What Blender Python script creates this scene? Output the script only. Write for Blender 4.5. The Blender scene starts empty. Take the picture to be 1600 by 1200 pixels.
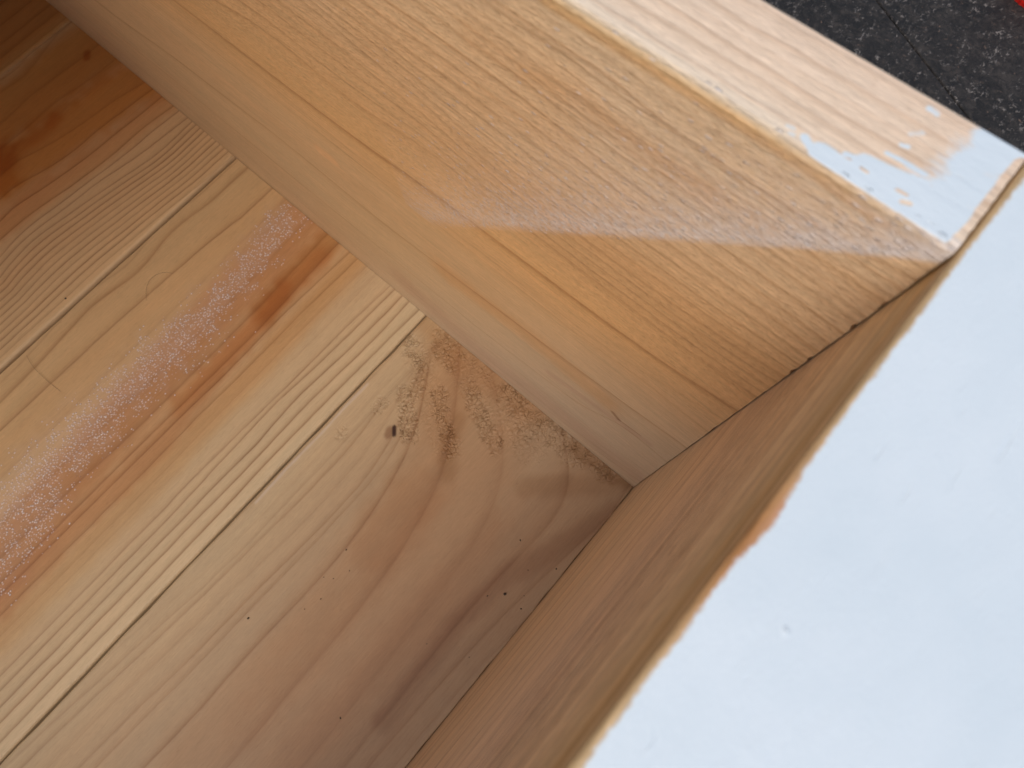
import bpy, bmesh, math, random
import numpy as np
from mathutils import Matrix, Vector
sc = bpy.context.scene
# ------------------------------------------------------------------ camera
cam_d = bpy.data.cameras.new('camera'); cam = bpy.data.objects.new('camera', cam_d)
sc.collection.objects.link(cam); sc.camera = cam
ROT = [[0.7533108460361831, 0.656060384751146, -0.04590796013866234],
       [0.6231583659208254, -0.7343588296569195, -0.2690553108292959],
       [-0.2102294466215457, 0.17407435440851335, -0.9620299885698946]]
CAM = Vector((-0.011589720107628498, -0.04483472550469679, 0.25202391650027484))
rt, up, bk = Vector(ROT[0]), -Vector(ROT[1]), -Vector(ROT[2])
m = Matrix((rt, up, bk)).transposed().to_4x4(); m.translation = CAM
cam.matrix_world = m
cam_d.sensor_width = 36.0; cam_d.lens = 36.0*950.252/1600
cam_d.clip_start = 0.002; cam_d.clip_end = 200
cam_d.dof.use_dof = True; cam_d.dof.focus_distance = 0.175; cam_d.dof.aperture_fstop = 33
# ------------------------------------------------------------------ sky and sun
SHADE_TILT = 51  # tilt in degrees of the added unseen board that shades the far end
SUN_EL, SUN_AZ = math.radians(58), math.radians(-80)      # azimuth measured from +x towards +y
w = bpy.data.worlds.new('World'); sc.world = w; w.use_nodes = True
nt = w.node_tree; nt.nodes.clear()
sky = nt.nodes.new('ShaderNodeTexSky'); sky.sky_type = 'NISHITA'; sky.sun_disc = False
sky.sun_elevation = SUN_EL; sky.sun_rotation = math.pi/2 - SUN_AZ
sky.air_density = 1.0; sky.dust_density = 3.0; sky.ozone_density = 1.0
bg = nt.nodes.new('ShaderNodeBackground'); bg.inputs['Strength'].default_value = 0.14
wo = nt.nodes.new('ShaderNodeOutputWorld')
nt.links.new(sky.outputs[0], bg.inputs[0]); nt.links.new(bg.outputs[0], wo.inputs[0])
sl = bpy.data.lights.new('sun', 'SUN'); sl.energy = 1.7; sl.angle = math.radians(38); sl.color = (1.0, .965, .92)
so = bpy.data.objects.new('sun', sl); sc.collection.objects.link(so)
sd = Vector((math.cos(SUN_EL)*math.cos(SUN_AZ), math.cos(SUN_EL)*math.sin(SUN_AZ), math.sin(SUN_EL)))
so.rotation_euler = sd.to_track_quat('Z', 'Y').to_euler(); so.location = sd*2
sc.view_settings.view_transform = 'Standard'; sc.view_settings.look = 'None'
sc.cycles.max_bounces = 6; sc.cycles.diffuse_bounces = 4; sc.cycles.glossy_bounces = 2
sc.view_settings.exposure = 0.0; sc.view_settings.gamma = 1.0

# ------------------------------------------------------------------ grain drawn on the boards
# All coordinates in millimetres on the board's own faces. A ring is (points, strength, width);
# ('n', k, ...) fills k rings between its neighbours.
P2_DATA = ((((-237.5,-24.3),(-241.0,-49.0),(-234.2,-72.6),(-240.5,-93.7),(-235.9,-129.5),(-234.7,-153.4)),0.55,2.6),
(((-219.3,-20.3),(-221.8,-39.7),(-222.6,-64.5),(-223.6,-84.2),(-223.9,-117.9),(-224.0,-137.1)),0.6,1.2),
(((-209.6,-16.5),(-208.2,-62.0),(-207.9,-97.0),(-206.5,-140.8)),0.2,1.5),
(((-193.4,-6.4),(-190.8,-47.4),(-189.8,-92.1),(-189.8,-133.6)),0.25,2.0),
(((-180.9,-4.2),(-178.6,-38.8),(-178.2,-73.4),(-177.6,-121.7),(-178.9,-148.8)),0.45,2.2),
(((-173.3,-4.4),(-170.8,-46.1),(-170.5,-80.1),(-171.0,-118.9),(-170.8,-141.9)),0.6,1.2),
(((-165.9,-3.0),(-167.4,-40.2),(-166.4,-75.1),(-167.0,-105.7),(-166.9,-138.5)),0.65,1.0),
(((-160.6,-0.3),(-161.4,-39.8),(-160.6,-73.1),(-161.3,-95.2),(-160.5,-133.0)),0.55,0.9),
(((-154.6,-0.0),(-155.5,-39.3),(-154.8,-72.5),(-154.8,-96.7),(-154.1,-127.5)),0.25,0.8),
(((-148.2,-2.9),(-147.7,-33.5),(-148.6,-64.1),(-148.9,-100.0),(-150.4,-133.3)),0.12,0.8),
(((-139.3,-0.7),(-140.6,-22.5),(-140.8,-36.5),(-141.0,-58.9),(-141.6,-82.7),(-141.8,-101.5),(-142.7,-121.6),(-141.9,-134.2)),0.6,0.9),
(((-136.5,-0.3),(-137.1,-19.5),(-137.3,-37.3),(-138.3,-56.5),(-139.8,-72.3),(-138.7,-91.4),(-138.4,-115.0),(-137.6,-131.6)),0.7,0.9),
(((-131.7,-0.2),(-131.5,-19.9),(-132.6,-43.2),(-134.3,-65.2),(-132.1,-91.4),(-133.1,-113.9),(-132.7,-127.3)),0.8,1.0),
(((-127.5,-0.6),(-126.7,-20.9),(-127.5,-43.2),(-128.6,-63.3),(-128.0,-88.0),(-127.8,-107.0),(-128.1,-123.9)),0.85,1.0),
(((-121.2,-0.5),(-121.8,-16.8),(-122.1,-29.4),(-122.8,-57.8),(-123.2,-78.1),(-123.1,-99.6),(-122.6,-119.1)),0.8,1.2))
P3_DATA = ((((-380.2,2.8),(-379.8,-10.7),(-371.4,-38.2),(-373.4,-53.8)),0.35,3.0),
(((-356.3,-8.4),(-357.4,-23.4),(-358.8,-43.6),(-357.1,-61.4)),0.35,2.0),
(((-341.4,-10.1),(-343.1,-25.9),(-345.5,-43.0),(-343.9,-61.6),(-344.4,-74.6)),0.35,1.6),
(((-317.5,-0.7),(-319.8,-12.2),(-321.3,-17.5),(-322.8,-36.1),(-326.2,-55.5),(-331.5,-71.9)),0.45,1.3),
(((-310.9,-0.1),(-312.6,-21.5),(-313.7,-36.1),(-313.3,-51.3),(-314.7,-60.1),(-317.0,-70.5),(-319.6,-77.8),(-322.0,-86.7),(-320.0,-92.1)),0.7,1.0),
(((-303.2,-0.9),(-303.4,-11.1),(-303.5,-18.6),(-304.7,-30.8),(-304.8,-44.4),(-305.5,-52.1),(-306.9,-63.2),(-307.8,-71.4),(-308.3,-76.9),(-310.7,-83.5),(-311.5,-89.7),(-310.8,-96.0),(-310.0,-99.3)),0.85,0.9),
(((-294.1,-1.1),(-295.6,-10.7),(-296.6,-24.3),(-295.5,-36.9),(-296.6,-49.6),(-297.5,-58.3),(-298.7,-69.5),(-300.0,-76.1),(-301.2,-83.5),(-302.0,-89.6),(-301.6,-96.0),(-301.5,-105.4)),0.8,0.9),
(((-289.6,-1.5),(-291.3,-18.9),(-290.5,-30.9),(-291.6,-41.3),(-293.1,-52.4),(-293.7,-64.0),(-294.3,-75.6),(-296.1,-83.3),(-296.7,-91.1),(-296.4,-97.5),(-295.0,-104.4),(-293.8,-110.9)),0.8,0.7),
(((-282.8,-0.9),(-284.1,-16.0),(-284.8,-28.1),(-287.2,-41.9),(-289.6,-55.1),(-290.0,-69.3),(-290.9,-80.5),(-292.6,-88.6),(-292.8,-95.5),(-291.8,-103.9),(-290.2,-113.5)),0.8,0.7),
(((-279.2,-0.9),(-278.5,-14.4),(-278.3,-27.1),(-281.7,-43.0),(-283.8,-56.8),(-285.3,-67.7),(-286.8,-78.5),(-288.1,-86.2),(-288.9,-92.2),(-289.0,-100.3),(-286.5,-110.5),(-284.9,-117.3)),0.8,0.7),('n',9,0.8,0.7),
(((-248.6,-1.0),(-248.7,-23.0),(-251.0,-45.8),(-251.0,-61.8),(-252.7,-76.3),(-252.2,-88.8),(-252.0,-103.9),(-252.1,-122.5),(-251.7,-141.2)),0.45,0.8))
P1_DATA = ((((-108.1,-97.1),(-108.9,-120.9),(-109.8,-146.6),(-113.4,-169.0),(-114.6,-186.6),(-117.6,-214.3),(-116.8,-235.7)),0.15,1.2),
(((-104.2,-92.4),(-104.4,-117.0),(-105.3,-142.6),(-108.3,-168.2),(-109.7,-186.9),(-112.6,-212.2),(-114.0,-234.3)),0.4,1.5),
(((-108.7,-19.6),(-99.8,-60.6),(-100.8,-82.9),(-101.0,-102.5),(-102.5,-126.7),(-103.2,-145.7),(-105.2,-173.4),(-107.4,-198.4),(-109.3,-232.2)),0.55,1.3),
(((-105.4,-16.8),(-93.5,-55.3),(-93.5,-78.4),(-92.4,-98.1),(-95.5,-125.9),(-96.8,-157.7),(-100.0,-188.2),(-101.3,-225.0)),0.25,1.3),
(((-103.3,-15.0),(-88.3,-50.8),(-85.8,-73.8),(-86.0,-94.6),(-88.3,-126.5),(-88.8,-152.1),(-90.0,-178.5),(-92.5,-204.1),(-92.4,-218.2)),0.55,1.6),
(((-102.6,-14.4),(-84.3,-51.0),(-83.2,-67.7),(-83.9,-82.6),(-83.7,-110.4),(-85.5,-142.0),(-85.3,-167.6),(-87.2,-190.6),(-87.7,-211.7)),0.5,1.2),
(((-108.2,-3.5),(-95.3,-23.5),(-81.0,-44.6),(-75.8,-69.1),(-72.2,-94.1),(-71.9,-110.9),(-73.2,-133.7),(-73.9,-157.5),(-71.9,-170.5),(-73.8,-189.8),(-73.8,-201.6)),0.7,1.8),
(((-94.8,-2.1),(-80.8,-18.7),(-69.7,-34.9),(-61.8,-49.3),(-56.5,-70.4),(-53.4,-92.4),(-51.4,-116.1),(-51.4,-140.7),(-50.3,-172.0)),0.5,3.0),
(((-74.9,-2.4),(-54.0,-17.9),(-43.4,-30.0),(-35.7,-50.6),(-32.4,-77.3),(-30.8,-101.1),(-29.9,-130.5),(-29.0,-158.6)),0.3,4.0),
(((-35.6,-2.1),(-22.2,-10.0),(-17.6,-19.8),(-16.4,-37.3),(-18.7,-62.1),(-19.7,-86.6),(-18.4,-108.4),(-17.6,-142.8)),0.55,3.0),
(((-1.7,-0.2),(-0.0,-12.7),(-4.6,-46.6),(-7.9,-71.6),(-9.6,-97.6),(-10.5,-136.4)),0.5,1.5))
A_DATA = ((((-134.5,3.1),(-79.4,12.2),(-31.9,20.0),(-0.5,32.6)),0.15,1.0),
(((-96.9,22.4),(-64.1,31.8),(-35.0,36.8),(-18.1,34.4),(0.0,39.9)),0.25,0.8),
(((-81.4,48.1),(-51.9,51.6),(-31.0,55.2),(-18.4,70.8),(-0.9,69.1)),0.5,0.8),
(((-264.1,71.2),(-241.2,74.5),(-215.1,81.2),(-202.5,76.9),(-181.8,81.7),(-163.4,82.3),(-143.4,83.1),(-134.1,78.2),(-104.0,80.8),(-71.0,84.4),(-46.1,87.0),(-23.3,89.5),(-2.9,94.2)),0.6,1.3),
(((-38.6,113.2),(-19.8,116.2),(-1.5,115.5)),0.35,0.8),
(((-182.1,124.7),(-165.7,123.0),(-150.6,119.6),(-132.9,119.3),(-116.9,117.0),(-93.7,116.1),(-67.2,117.5),(-38.8,117.0),(-15.3,120.9),(0.6,128.9)),0.2,1.0),
(((-172.0,126.1),(-157.0,126.5),(-143.4,125.8),(-133.4,127.0),(-124.2,126.1),(-112.7,126.4),(-102.1,128.1),(-93.5,127.2),(-86.1,131.3),(-65.8,129.6),(-48.8,131.2),(-22.7,131.2),(-0.7,136.6)),0.75,2.0),
(((-148.4,143.5),(-128.8,148.0),(-115.7,146.6),(-107.1,142.6),(-96.7,144.6),(-85.1,147.8),(-70.4,148.3),(-53.8,145.8),(-31.6,145.8),(-12.3,145.3),(0.6,147.6)),0.5,1.0),('n',3,0.62,0.5),
(((-101.2,167.1),(-90.1,164.4),(-77.1,164.3),(-69.9,160.1),(-56.3,158.3),(-41.7,157.0),(-25.2,157.6),(-11.1,157.8),(0.0,160.2)),0.5,0.9),('n',3,0.62,0.5),
(((-88.7,175.2),(-78.2,174.1),(-65.2,174.5),(-50.7,173.5),(-35.5,172.3),(-21.6,172.4),(-8.7,172.4),(-0.3,172.0)),0.5,0.9),('n',2,0.65,0.6),
(((-72.2,186.1),(-65.2,185.2),(-54.7,185.4),(-43.6,183.9),(-33.0,183.5),(-20.8,182.9),(-9.6,183.2),(-0.3,182.5)),0.5,0.9),('n',1,0.45,0.8),
(((-64.2,190.7),(-54.4,189.7),(-43.9,188.3),(-33.8,187.6),(-24.0,186.8),(-12.9,186.4),(-0.2,186.7)),0.4,1.4),
(((-52.5,186.7),(-43.5,189.3),(-37.0,188.4),(-29.7,188.3),(-24.4,188.3),(-14.0,188.7),(-0.6,188.9)),0.5,0.5),
(((-45.1,191.5),(-34.3,190.6),(-25.0,190.0),(-14.4,189.8),(-0.5,190.3)),0.45,0.5),
(((-45.3,193.8),(-41.7,193.0),(-34.6,193.0),(-30.7,192.9),(-26.7,192.7),(-16.9,191.8),(-6.5,191.9),(-0.6,192.2)),0.7,0.5),
(((-50.2,194.9),(-42.0,194.7),(-37.9,194.7),(-34.0,193.3),(-29.0,193.0),(-21.4,192.8),(-9.5,193.2),(0.1,194.6)),0.75,0.5),
(((-51.1,197.0),(-44.6,197.6),(-35.6,196.8),(-27.0,196.4),(-18.8,196.2),(-8.3,196.5),(0.0,196.7)),0.3,0.6),
(((-47.4,198.6),(-39.4,198.9),(-30.9,198.6),(-22.2,198.7),(-13.9,198.7),(-6.6,198.3),(-0.1,198.8)),0.35,0.5),('n',0,0,0),
(((-44.2,202.6),(-39.8,202.5),(-34.7,202.3),(-30.8,202.6),(-24.8,202.4),(-19.3,202.7)),0.4,0.35),
(((-40.2,204.6),(-34.5,204.8),(-28.4,204.8),(-24.7,205.0),(-20.7,204.7)),0.42,0.8),
(((-38.1,206.8),(-33.8,206.7),(-27.8,206.7),(-21.9,206.5)),0.5,0.6),('n',1,0.2,0.6),
(((-34.7,210.1),(-30.0,209.7),(-24.3,210.1)),0.42,0.8),
(((-31.9,212.2),(-29.1,212.8),(-26.0,212.6)),0.35,0.5),('n',1,0.3,0.3))
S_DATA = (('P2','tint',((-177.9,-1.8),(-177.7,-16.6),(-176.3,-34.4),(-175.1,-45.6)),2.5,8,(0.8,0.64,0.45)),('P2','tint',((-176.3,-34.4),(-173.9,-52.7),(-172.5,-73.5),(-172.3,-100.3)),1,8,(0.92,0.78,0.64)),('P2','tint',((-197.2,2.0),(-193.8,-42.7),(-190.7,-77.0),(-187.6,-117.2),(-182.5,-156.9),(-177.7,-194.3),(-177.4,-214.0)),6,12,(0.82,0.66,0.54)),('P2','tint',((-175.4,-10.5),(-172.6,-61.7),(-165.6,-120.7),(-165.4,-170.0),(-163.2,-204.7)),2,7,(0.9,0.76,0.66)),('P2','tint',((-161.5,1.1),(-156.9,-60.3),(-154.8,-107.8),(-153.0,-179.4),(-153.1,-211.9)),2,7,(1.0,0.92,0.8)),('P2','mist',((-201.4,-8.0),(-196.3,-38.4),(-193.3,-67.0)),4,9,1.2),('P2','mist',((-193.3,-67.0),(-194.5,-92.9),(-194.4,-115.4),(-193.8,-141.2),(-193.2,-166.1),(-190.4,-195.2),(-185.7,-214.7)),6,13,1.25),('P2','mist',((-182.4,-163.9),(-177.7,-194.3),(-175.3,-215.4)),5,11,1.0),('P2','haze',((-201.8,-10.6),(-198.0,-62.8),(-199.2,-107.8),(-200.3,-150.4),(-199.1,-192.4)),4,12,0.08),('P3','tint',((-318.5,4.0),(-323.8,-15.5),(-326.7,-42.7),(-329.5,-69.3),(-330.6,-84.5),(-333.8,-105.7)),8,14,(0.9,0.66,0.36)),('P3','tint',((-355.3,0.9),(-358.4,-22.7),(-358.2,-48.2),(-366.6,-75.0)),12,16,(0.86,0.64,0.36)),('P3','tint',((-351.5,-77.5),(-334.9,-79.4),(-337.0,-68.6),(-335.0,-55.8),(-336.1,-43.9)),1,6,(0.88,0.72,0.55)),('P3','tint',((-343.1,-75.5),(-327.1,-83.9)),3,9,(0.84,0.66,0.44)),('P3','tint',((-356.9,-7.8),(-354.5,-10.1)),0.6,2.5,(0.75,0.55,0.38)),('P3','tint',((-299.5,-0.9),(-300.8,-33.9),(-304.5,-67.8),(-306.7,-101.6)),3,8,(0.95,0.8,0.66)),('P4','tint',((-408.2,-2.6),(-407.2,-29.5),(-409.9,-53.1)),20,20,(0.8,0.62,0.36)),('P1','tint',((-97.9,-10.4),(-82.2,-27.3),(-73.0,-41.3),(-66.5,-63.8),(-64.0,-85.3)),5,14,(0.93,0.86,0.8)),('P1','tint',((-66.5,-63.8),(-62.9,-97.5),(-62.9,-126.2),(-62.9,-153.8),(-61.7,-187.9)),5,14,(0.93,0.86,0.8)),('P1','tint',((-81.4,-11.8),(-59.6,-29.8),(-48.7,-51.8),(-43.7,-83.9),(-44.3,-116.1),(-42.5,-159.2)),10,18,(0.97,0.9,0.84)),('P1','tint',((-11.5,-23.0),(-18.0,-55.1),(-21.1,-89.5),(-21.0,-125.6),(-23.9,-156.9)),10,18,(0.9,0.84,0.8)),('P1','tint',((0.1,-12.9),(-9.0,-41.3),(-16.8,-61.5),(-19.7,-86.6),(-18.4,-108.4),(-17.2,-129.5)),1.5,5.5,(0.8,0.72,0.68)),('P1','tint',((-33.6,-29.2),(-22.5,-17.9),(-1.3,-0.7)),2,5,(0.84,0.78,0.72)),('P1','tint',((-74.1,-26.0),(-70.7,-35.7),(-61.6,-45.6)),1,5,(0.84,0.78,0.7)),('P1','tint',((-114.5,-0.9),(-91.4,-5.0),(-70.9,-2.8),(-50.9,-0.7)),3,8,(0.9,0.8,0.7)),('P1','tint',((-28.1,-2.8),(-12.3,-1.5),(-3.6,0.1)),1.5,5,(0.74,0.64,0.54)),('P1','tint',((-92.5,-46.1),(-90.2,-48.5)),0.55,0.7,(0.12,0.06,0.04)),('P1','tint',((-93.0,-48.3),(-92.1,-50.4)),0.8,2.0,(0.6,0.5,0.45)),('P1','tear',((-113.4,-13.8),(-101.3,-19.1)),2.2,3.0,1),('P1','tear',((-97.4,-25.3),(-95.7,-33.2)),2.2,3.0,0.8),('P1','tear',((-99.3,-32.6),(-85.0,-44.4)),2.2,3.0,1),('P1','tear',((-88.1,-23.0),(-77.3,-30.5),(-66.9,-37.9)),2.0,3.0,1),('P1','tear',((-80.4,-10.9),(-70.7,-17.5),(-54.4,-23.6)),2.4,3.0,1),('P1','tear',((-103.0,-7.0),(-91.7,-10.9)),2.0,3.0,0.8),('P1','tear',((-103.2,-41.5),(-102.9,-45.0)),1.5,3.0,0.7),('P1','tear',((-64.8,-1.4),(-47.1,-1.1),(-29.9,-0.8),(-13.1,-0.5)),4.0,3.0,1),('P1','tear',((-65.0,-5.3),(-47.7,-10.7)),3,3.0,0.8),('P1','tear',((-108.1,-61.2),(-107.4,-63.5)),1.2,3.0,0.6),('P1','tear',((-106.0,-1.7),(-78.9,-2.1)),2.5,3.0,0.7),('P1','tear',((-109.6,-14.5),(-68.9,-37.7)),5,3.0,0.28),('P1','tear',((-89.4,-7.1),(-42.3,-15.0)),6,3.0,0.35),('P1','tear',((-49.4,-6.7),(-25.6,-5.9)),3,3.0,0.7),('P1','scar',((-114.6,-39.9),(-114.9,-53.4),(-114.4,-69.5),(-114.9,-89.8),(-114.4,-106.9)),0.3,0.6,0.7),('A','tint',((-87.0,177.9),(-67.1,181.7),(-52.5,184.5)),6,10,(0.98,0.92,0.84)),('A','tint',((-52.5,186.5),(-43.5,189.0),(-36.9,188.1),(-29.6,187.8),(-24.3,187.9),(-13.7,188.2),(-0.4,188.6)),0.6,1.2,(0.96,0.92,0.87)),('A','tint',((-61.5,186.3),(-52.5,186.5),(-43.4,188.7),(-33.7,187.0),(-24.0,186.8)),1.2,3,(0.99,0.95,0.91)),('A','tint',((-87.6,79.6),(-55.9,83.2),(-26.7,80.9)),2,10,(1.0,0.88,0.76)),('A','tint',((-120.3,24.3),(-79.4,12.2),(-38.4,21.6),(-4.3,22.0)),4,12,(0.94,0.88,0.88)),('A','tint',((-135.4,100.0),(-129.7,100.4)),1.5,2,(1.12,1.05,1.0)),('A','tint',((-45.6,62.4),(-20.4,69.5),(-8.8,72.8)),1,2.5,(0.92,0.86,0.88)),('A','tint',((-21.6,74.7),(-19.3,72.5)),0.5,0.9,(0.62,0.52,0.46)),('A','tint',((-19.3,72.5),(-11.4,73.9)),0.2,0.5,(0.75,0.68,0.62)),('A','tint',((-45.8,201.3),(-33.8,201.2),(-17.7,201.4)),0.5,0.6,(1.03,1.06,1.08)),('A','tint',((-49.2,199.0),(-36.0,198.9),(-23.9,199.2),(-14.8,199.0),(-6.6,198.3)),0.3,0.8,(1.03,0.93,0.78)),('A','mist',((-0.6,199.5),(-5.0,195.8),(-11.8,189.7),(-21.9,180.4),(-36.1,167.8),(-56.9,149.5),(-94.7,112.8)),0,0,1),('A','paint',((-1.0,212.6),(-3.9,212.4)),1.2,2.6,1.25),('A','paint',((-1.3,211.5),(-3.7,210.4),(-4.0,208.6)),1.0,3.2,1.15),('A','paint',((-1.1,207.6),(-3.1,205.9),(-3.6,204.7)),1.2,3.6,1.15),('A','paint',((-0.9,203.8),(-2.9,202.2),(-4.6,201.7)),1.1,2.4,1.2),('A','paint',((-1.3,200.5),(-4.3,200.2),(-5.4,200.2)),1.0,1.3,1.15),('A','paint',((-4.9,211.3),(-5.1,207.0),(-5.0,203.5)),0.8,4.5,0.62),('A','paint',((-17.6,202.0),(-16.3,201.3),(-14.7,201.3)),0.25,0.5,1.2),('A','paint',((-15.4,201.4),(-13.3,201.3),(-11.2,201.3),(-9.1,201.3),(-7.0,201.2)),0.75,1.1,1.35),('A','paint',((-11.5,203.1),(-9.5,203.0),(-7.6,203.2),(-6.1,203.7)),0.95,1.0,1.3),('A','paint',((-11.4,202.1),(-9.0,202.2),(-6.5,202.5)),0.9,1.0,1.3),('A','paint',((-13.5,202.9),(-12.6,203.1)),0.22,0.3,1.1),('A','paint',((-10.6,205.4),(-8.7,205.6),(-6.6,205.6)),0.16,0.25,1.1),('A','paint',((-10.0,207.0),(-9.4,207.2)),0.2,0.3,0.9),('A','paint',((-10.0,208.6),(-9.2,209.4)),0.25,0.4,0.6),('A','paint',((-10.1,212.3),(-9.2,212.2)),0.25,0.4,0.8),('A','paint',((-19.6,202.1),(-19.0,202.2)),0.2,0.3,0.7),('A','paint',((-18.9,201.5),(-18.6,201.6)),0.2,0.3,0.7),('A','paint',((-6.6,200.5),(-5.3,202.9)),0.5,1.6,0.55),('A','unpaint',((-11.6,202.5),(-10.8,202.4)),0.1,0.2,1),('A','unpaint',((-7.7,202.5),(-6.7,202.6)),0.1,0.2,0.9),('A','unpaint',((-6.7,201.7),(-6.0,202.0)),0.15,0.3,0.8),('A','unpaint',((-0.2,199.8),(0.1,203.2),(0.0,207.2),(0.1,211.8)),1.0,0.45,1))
CRUMBS = ((-72.1,-95.3),(-71.4,-108.8),(-68.1,-106.6),(-65.3,-100.2),(-66.4,-115.4),(-83.1,-139.6),(-68.5,-122.3),(-30.1,-140.0),(-21.3,-46.2),(-11.5,-52.9),(-3.4,-45.2),(-12.5,-65.6),(-17.2,-70.7),(-4.2,-65.6),(-6.4,-61.2),(-23.2,-99.3),(-7.7,-92.0),(-251.9,-102.5))
HAIR1 = ((-221.4,-78.2),(-224.2,-76.4),(-227.2,-73.1),(-228.6,-69.1),(-227.6,-65.3),(-225.0,-62.7),(-222.1,-61.2))
HAIR2 = ((-243.2,-131.7),(-238.1,-132.9),(-231.2,-133.0),(-223.9,-132.6),(-217.4,-131.8))
SCAR2 = ((-57.5,-177.0),(-58.0,-171.6),(-57.4,-166.2))

rng = np.random.default_rng(7)
def smooth(x): x = np.clip(x, 0, 1); return x*x*(3-2*x)
def vnoise(n, seed, lo=0):
    r = np.random.default_rng(seed); return r.uniform(-1, 1, n)
def noise1(x, scale, seed):
    r = np.random.default_rng(abs(int(seed))); t = r.uniform(-1, 1, 4096); g = x/scale+1000; i = np.floor(g).astype(int); f = g-i; f = f*f*(3-2*f)
    return t[i % 4096]*(1-f)+t[(i+1) % 4096]*f
def noise2(x, y, sx, sy, seed):
    r = np.random.default_rng(abs(int(seed))); t = r.uniform(-1, 1, (256, 256)); a = x/sx+1000; b = y/sy+1000
    i = np.floor(a).astype(int); j = np.floor(b).astype(int); f = a-i; g = b-j; f = f*f*(3-2*f); g = g*g*(3-2*g)
    i %= 256; j %= 256; i1 = (i+1) % 256; j1 = (j+1) % 256
    return (t[i, j]*(1-f)+t[i1, j]*f)*(1-g)+(t[i, j1]*(1-f)+t[i1, j1]*f)*g
def resolve(rings, along, lo, hi, acx):
    """positions (rows x rings) across the grain for every station 'along' (array); pads out to lo..hi"""
    cols, st, wd = [], [], []
    pend = None
    for r in rings:
        if r[0] == 'n': pend = r if r[1] else None; continue
        p = np.array(r[0]); o = np.argsort(p[:, 1-acx]); a, u = p[o, 1-acx], p[o, acx]
        if len(a) > 2:                       # round the corners of the polyline
            aa = np.linspace(a[0], a[-1], 40); uu = np.interp(aa, a, u)
            for _ in range(12): uu[1:-1] = (uu[:-2]+2*uu[1:-1]+uu[2:])/4
            a, u = aa, uu
        c = np.interp(along, a, u) + 0.12*noise1(along, 9, len(cols)+17) + .05*noise1(along, 3, len(cols)+91)
        if pend:
            k = pend[1]; base = cols[-1]
            for q in range(k):
                f = (q+1)/(k+1)
                cols.append(base*(1-f)+c*f+.12*noise1(along, 12, 300+len(cols))); st.append(pend[2]*(.8+.4*rng.random())); wd.append(pend[3])
            pend = None
        cols.append(c); st.append(r[1]); wd.append(r[2])
    U = np.array(cols); U = np.maximum.accumulate(U + np.arange(len(cols))[:, None]*1e-3, axis=0)
    # pad
    a0 = []; k = 0
    while U[0].mean()-len(a0)*7-7 > lo-10: a0.append(U[0]-(len(a0)+1)*7.0)
    a1 = []
    while U[-1].mean()+len(a1)*7+7 < hi+10: a1.append(U[-1]+(len(a1)+1)*7.0)
    U = np.vstack(a0[::-1]+[U]+a1); st = [.3]*len(a0)+st+[.3]*len(a1); wd = [1.2]*len(a0)+wd+[1.2]*len(a1)
    return U, np.array(st), np.array(wd)
def ring_fields(rings, a, u, acx=0):
    """a: along stations (n), u: across stations (m) -> d0, d1 distances to ring below/above, strengths and widths, shape (n, m)"""
    U, st, wd = resolve(rings, a, u.min(), u.max(), acx)
    n, mm = len(a), len(u); out = np.zeros((n, mm)); amp = np.zeros((n, mm)); wid = np.zeros((n, mm)); gap = np.zeros((n, mm))
    ks = np.arange(U.shape[0])
    for i in range(n):
        col = U[:, i]; ph = np.interp(u, col, ks); out[i] = ph
        k = np.clip(np.floor(ph).astype(int), 0, len(ks)-2); f = ph-k
        gap[i] = np.maximum(col[k+1]-col[k], .05)
        near = np.clip(np.round(ph).astype(int), 0, len(ks)-1)
        amp[i] = np.interp(ph, ks, st); wid[i] = np.interp(ph, ks, wd)
    return out, amp, wid, gap
def dist_poly(X, Y, pts):
    d = np.full(X.shape, 1e9)
    for (x0, y0), (x1, y1) in zip(pts[:-1], pts[1:]):
        dx, dy = x1-x0, y1-y0; L = dx*dx+dy*dy+1e-9
        t = np.clip(((X-x0)*dx+(Y-y0)*dy)/L, 0, 1)
        d = np.minimum(d, np.hypot(X-x0-t*dx, Y-y0-t*dy))
    return d
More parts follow.
